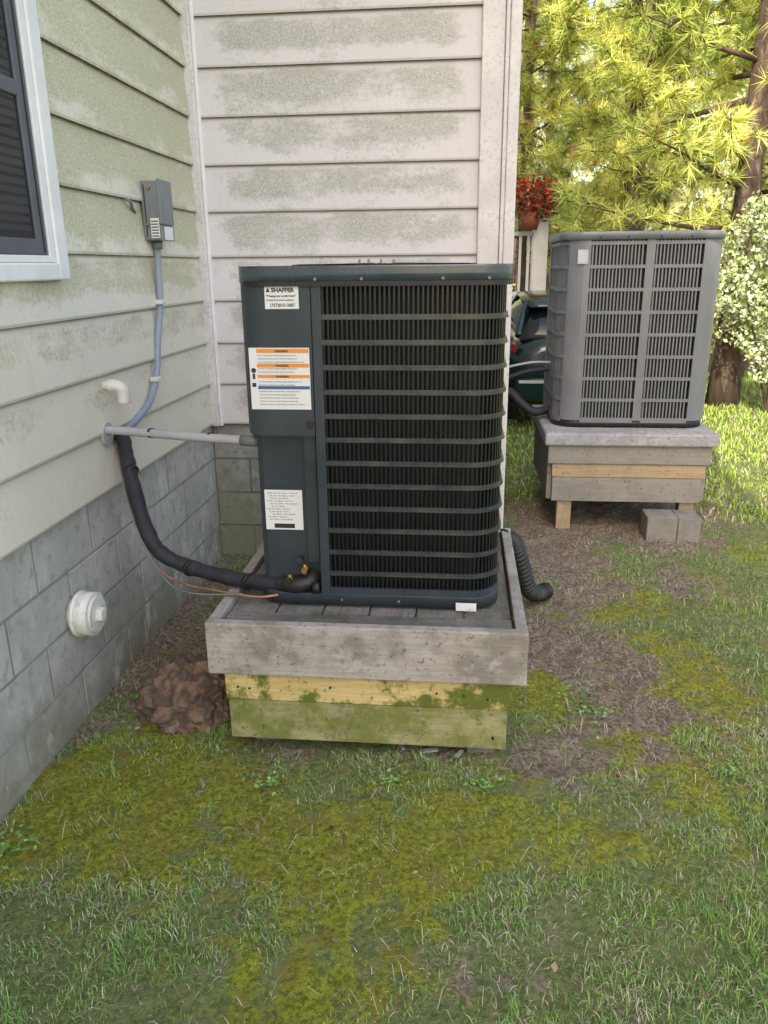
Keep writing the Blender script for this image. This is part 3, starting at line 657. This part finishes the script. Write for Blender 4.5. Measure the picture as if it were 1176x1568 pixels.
# ---------------------------------------------------------------- car
m_car=M('car_paint_green',(.005,.022,.022),(.004,.019,.019),2,.18,spec=.6,coat=.3); m_cglass=M('car_glass',(.006,.007,.008),(.007,.008,.010),3,.08,spec=.5)
m_tail=M('tail_light',(.20,.008,.008),(.15,.008,.008),9,.2); m_tire=M('tire',(.02,.02,.02),(.03,.03,.03),20,.8); m_rim=M('wheel_rim',(.4,.4,.42),(.3,.3,.3),9,.3,metal=.8)
cxc=1.34; cy0=7.7; car=empty('parked_car',(cxc,9.6,0))
def loft(nm,secs,mat,n=20,pw=4.0):
    V=[];F=[]
    for (yy,hw,zb_,zt_,tw) in secs:
        for k in range(n):
            a=2*math.pi*k/n; ca,sa=math.cos(a),math.sin(a)
            sx=abs(ca)**(2/pw)*(1 if ca>=0 else -1); sz=abs(sa)**(2/pw)*(1 if sa>=0 else -1)
            zc=(zb_+zt_)/2+sz*(zt_-zb_)/2; wf=hw+(tw-hw)*max(0,sz)
            V.append(Vector((cxc+sx*wf,yy,zc)))
    for i in range(len(secs)-1):
        for k in range(n): F.append((i*n+k,i*n+(k+1)%n,(i+1)*n+(k+1)%n,(i+1)*n+k))
    F.append(tuple(range(n))[::-1]); F.append(tuple((len(secs)-1)*n+k for k in range(n)))
    return obj(nm,V,F,mat,car,True)
loft('body',[(cy0,.74,.38,.84,.72),(cy0+.06,.86,.30,.95,.82),(cy0+.6,.89,.25,.97,.84),(cy0+1.6,.90,.24,.95,.84),(cy0+2.9,.90,.24,.92,.84),(cy0+3.7,.86,.25,.86,.78),(cy0+4.2,.80,.28,.74,.70),(cy0+4.32,.66,.36,.62,.6)],m_car)
loft('cabin_glass',[(cy0+.10,.78,.86,.98,.76),(cy0+.45,.79,.88,1.24,.70),(cy0+1.8,.80,.88,1.30,.68),(cy0+2.4,.78,.88,1.27,.66),(cy0+3.15,.74,.84,.93,.68)],m_cglass)
loft('roof',[(cy0+.32,.68,1.20,1.24,.64),(cy0+.6,.72,1.235,1.31,.66),(cy0+1.8,.71,1.25,1.335,.66),(cy0+2.3,.67,1.245,1.30,.62),(cy0+2.5,.62,1.22,1.25,.60)],m_car)
for sx in (-1,1):
    tube('c_pillar',[(cxc+sx*.79,cy0+.16,.95),(cxc+sx*.74,cy0+.34,1.14),(cxc+sx*.68,cy0+.5,1.26)],.035,m_car,car,8)
    tube('a_pillar',[(cxc+sx*.72,cy0+3.1,.93),(cxc+sx*.70,cy0+2.7,1.12),(cxc+sx*.64,cy0+2.4,1.27)],.03,m_car,car,8)
    box('tail_light',cxc+sx*.835-.025,cxc+sx*.835+.025,cy0+.02,cy0+.1,.80,.90,m_tail,car,.015)
    for wy in (cy0+.85,cy0+3.45):
        cyl('tire',(cxc+sx*.72,wy,.31),(cxc+sx*.90,wy,.31),.31,m_tire,car,32); cyl('wheel_rim',(cxc+sx*.89,wy,.31),(cxc+sx*.91,wy,.31),.2,m_rim,car,24)
    box('door_mirror',cxc+sx*.95-.07,cxc+sx*.95+.07,cy0+2.55,cy0+2.65,.90,1.02,m_car,car,.02)
box('rear_bumper',cxc-.82,cxc+.82,cy0-.06,cy0+.08,.34,.56,m_car,car,.04); box('license_plate',cxc-.16,cxc+.16,cy0-.02,cy0-.005,.62,.76,m_sticker,car,.004)

# ---------------------------------------------------------------- porch deck railing
dk=empty('porch_railing',(.5,12.2,1.1))
box('newel_post',1.00,1.22,12.09,12.31,.0,2.21,m_white,dk,.01); box('post_cap',.965,1.255,12.055,12.345,2.211,2.26,m_white,dk,.015)
box('top_rail',-2,.999,12.15,12.25,2.02,2.08,m_white,dk,.01); box('bottom_rail',-2,.999,12.16,12.24,1.17,1.23,m_white,dk,.008)
for i in range(24): box('baluster_%d'%i,.93-i*.12,.97-i*.12,12.18,12.22,1.232,2.019,m_white,dk,.004)
box('deck_floor',-2.5,1.25,12.05,15,.95,1.07,m_trim,dk,.01); box('deck_skirt',-2.5,.99,12.2,12.24,.0,.94,m_trim,dk,0)
fp=empty('potted_flowers',(.95,12.0,2.3))
cyl('pot',(.93,11.95,2.09),(.93,11.95,2.32),.11,M('terracotta',(.3,.1,.05),(.25,.08,.04),9,.7),fp,24,r2=.16)
def fl(n):
    d=rng.normal(0,1,(n,3)); d/=np.linalg.norm(d,axis=1)[:,None]; return d*rng.uniform(.4,1.1,(n,1))*np.array([.40,.3,.28])
leaves('blooms',(.98,11.95,2.52),1000,0,.055,[(.62,.07,.05),(.45,.03,.03),(.75,.20,.14)],m_leaf,fp,1,shape=fl)
leaves('foliage',(.98,11.95,2.48),560,0,.06,[(.12,.20,.06),(.14,.10,.06)],m_leaf,fp,1,shape=fl)
def sp_(n): return np.stack([rng.normal(0,.10,n),rng.normal(0,.12,n),rng.uniform(.1,.6,n)],1)
leaves('tall_spikes',(1.1,12.1,2.4),130,0,.08,[(.60,.63,.40),(.45,.52,.24)],m_leaf,fp,2,shape=sp_)

# ---------------------------------------------------------------- pines
def pine_meshes(seed,H,tr,z_first,nbr,spread,dens,nl):
    R_=random.Random(seed); g=np.random.default_rng(seed)
    tp=[Vector((.10*math.sin(t*4+seed)*t+.05*t*H/6,.10*math.cos(t*3+seed)*t,t*H)) for t in [i/14 for i in range(15)]]
    Vs,Fs=tubegeo(tp,lambda t:tr*(1-.75*t)*(1+.25*max(0,.06-t)/.06),12)
    tufts=[]
    for i in range(nbr):
        z=z_first+(H*.97-z_first)*((i+R_.random())/nbr)**.95; k=z/H*14; i0=min(13,int(k)); base=tp[i0].lerp(tp[i0+1],k-i0)
        a=R_.uniform(0,2*math.pi); L_=spread*(1-.72*((z-z_first)/(H-z_first)))*R_.uniform(.55,1.1)
        d=Vector((math.cos(a),math.sin(a),R_.uniform(-.12,.30))); pts_=[base]; c=base.copy()
        bt=R_.random()
        for j in range(6):
            d=(d+Vector((R_.gauss(0,.16),R_.gauss(0,.16),R_.gauss(.04,.10)))).normalized(); c=c+d*L_/6; pts_.append(c.copy())
        V,F=tubegeo(pts_,lambda t:max(.006,tr*.26*(1-t)*(.5+.5*L_/spread)),5); merge(Vs,Fs,V,F)
        for j in range(2,7):
            for q in range(dens):
                t=R_.random(); a_=pts_[j-1].lerp(pts_[j],t); tw=Vector((R_.gauss(0,1),R_.gauss(0,1),R_.gauss(.25,.6))).normalized()
                ln=R_.uniform(.1,.42)*(1.1-.08*j); e=a_+tw*ln
                V,F=tubegeo([a_,e],.005,3,False); merge(Vs,Fs,V,F); tufts.append((e,(tw+d*.5).normalized(),bt))
                if R_.random()<.4: tufts.append((a_+tw*ln*.55,(tw+d*.5).normalized(),bt))
    nt_=len(tufts); nn_=26
    c=np.array([t[0][:] for t in tufts]); ax=np.array([t[1][:] for t in tufts]); bt=np.array([t[2] for t in tufts])[:,None,None]
    dv=g.normal(0,1,(nt_,nn_,3)); dv/=np.linalg.norm(dv,axis=2)[:,:,None]; dv=dv*.85+ax[:,None,:]*.75; dv/=np.linalg.norm(dv,axis=2)[:,:,None]; dv[:,:,2]-=.12
    ln=g.uniform(nl*.65,nl*1.15,(nt_,nn_,1)); sd_=np.cross(dv,g.normal(0,1,(nt_,nn_,3))); sd_/=np.linalg.norm(sd_,axis=2)[:,:,None]
    w_=.0052
    b0_=c[:,None,:]-ax[:,None,:]*g.uniform(0,.10,(nt_,nn_,1)); V=np.stack([b0_-sd_*w_,b0_+sd_*w_,b0_+dv*ln],2).reshape(-1,3)
    T=np.arange(len(V)).reshape(-1,3)
    tint=np.clip(.55*g.random((nt_,1,1))**1.3+.60*bt-.06,0,1); k=g.uniform(.6,1.25,(nt_,1,1))*(.85+.45*bt)
    colr=(np.array([.33,.45,.11])*(1-tint)+np.array([.84,.82,.22])*tint)*k; brown=(g.random((nt_,1,1))<.02); colr=np.where(brown,np.array([.50,.27,.09]),colr)
    C=np.broadcast_to(colr,(nt_,nn_*3,3)).reshape(-1,3)
    return (Vs,Fs),(V,T,np.minimum(C,.9))
protos=[]
for sd_i,(H,tr,zf,nb_,sp2,de,nl) in enumerate([(9.5,.16,1.9,50,2.5,5,.20),(11,.13,2.2,54,2.2,5,.19),(7,.07,1.2,44,1.7,5,.21)]):
    (Vs,Fs),(V,T,C)=pine_meshes(11+sd_i,H,tr,zf,nb_,sp2,de,nl); protos.append([Vs,Fs,V,T,C,None,None])
def pine(k,x,y,rz,s):
    e=empty('pine_tree',(x,y,0)); P=protos[k]
    if P[5] is None:
        t=obj('trunk',P[0],P[1],m_bark,None,True); fo=npmesh('needles',P[2],P[3],P[4],m_leaf); P[5],P[6]=t.data,fo.data
    else: t=link(bpy.data.objects.new('trunk',P[5])); fo=link(bpy.data.objects.new('needles',P[6]))
    for o in (t,fo): o.parent=e
    e.rotation_euler=(0,0,rz); e.scale=(s,s,s)
for a in [(0,3.12,9.6,.4,1),(1,4.0,12.0,2.0,1),(2,2.3,11.6,1.0,1),(1,2.6,14.0,4.0,1),(0,1.2,16.0,2.8,1.0),(2,5.0,9.6,3.3,1.1),(0,5.6,13.5,5.2,1.05),(1,3.6,17.5,.7,1.15),(2,1.0,13.8,2.2,1.25)]: pine(*a)
sh=empty('flowering_shrub',(3.4,9.0,0))
def shs(n):
    d=rng.normal(0,1,(n,3)); d/=np.linalg.norm(d,axis=1)[:,None]; rr=rng.uniform(.3,1,(n,1))**.5
    o=d*rr*np.array([.78,.6,.95]); o+=.12*np.sin(o[:,[1,2,0]]*9)+.06*np.sin(o[:,[2,0,1]]*23); return o
leaves('leaves',(3.48,9.0,1.42),12000,0,.055,[(.62,.68,.42),(.45,.54,.26),(.76,.76,.62),(.30,.40,.14)],m_leaf,sh,1,shape=shs)
Vs=[];Fs=[]
for i in range(9):
    a=i*.7; V,F=tubegeo(catmull([(3.42,9.0,0),(3.42+.15*math.cos(a),9+.15*math.sin(a),.5),(3.42+.45*math.cos(a),9+.4*math.sin(a),1.3),(3.42+.5*math.cos(a),9+.45*math.sin(a),2.0)],4),.012,6); merge(Vs,Fs,V,F)
obj('stems',Vs,Fs,m_bark,sh)
def under(n):
    x=rng.uniform(0,14,n); y=rng.uniform(13,21,n); hh=np.array([.35+.9*max(0,.4+nn(a,b_,.6,90)) for a,b_ in zip(x,y)]); return np.stack([x,y,rng.random(n)**.8*hh],1)
leaves('undergrowth',(0,0,0),22000,0,.11,[(.42,.48,.15),(.66,.62,.26),(.26,.32,.11),(.48,.34,.18)],m_far,None,1,shape=under)
def far(n):
    out=[]
    while len(out)<n:
        x=random.uniform(-4,24); y=random.uniform(22,30); z=random.uniform(0,12)
        d=noise.noise(Vector((x*.45,y*.45,z*.5)))+.5*noise.noise(Vector((x*1.3,y,z*1.3)))
        if d+.28-.08*max(0,z-3.5)>0.05: out.append((x,y,z))
    return np.array(out)
leaves('distant_woods',(0,0,0),50000,0,.26,[(.60,.66,.30),(.85,.84,.46),(.44,.50,.22),(.76,.70,.38)],m_far,None,1,shape=far)  # pale leaf colours stand in for sunlit haze among the far trees
Vs=[];Fs=[]
for i in range(26):
    x=random.uniform(-2,20); y=random.uniform(20,29); V,F=tubegeo([Vector((x,y,-.1)),Vector((x+random.uniform(-.3,.3),y,5)),Vector((x+random.uniform(-.6,.6),y,11))],lambda t:.14*(1-.5*t),7); merge(Vs,Fs,V,F)
obj('distant_trunks',Vs,Fs,m_bark)
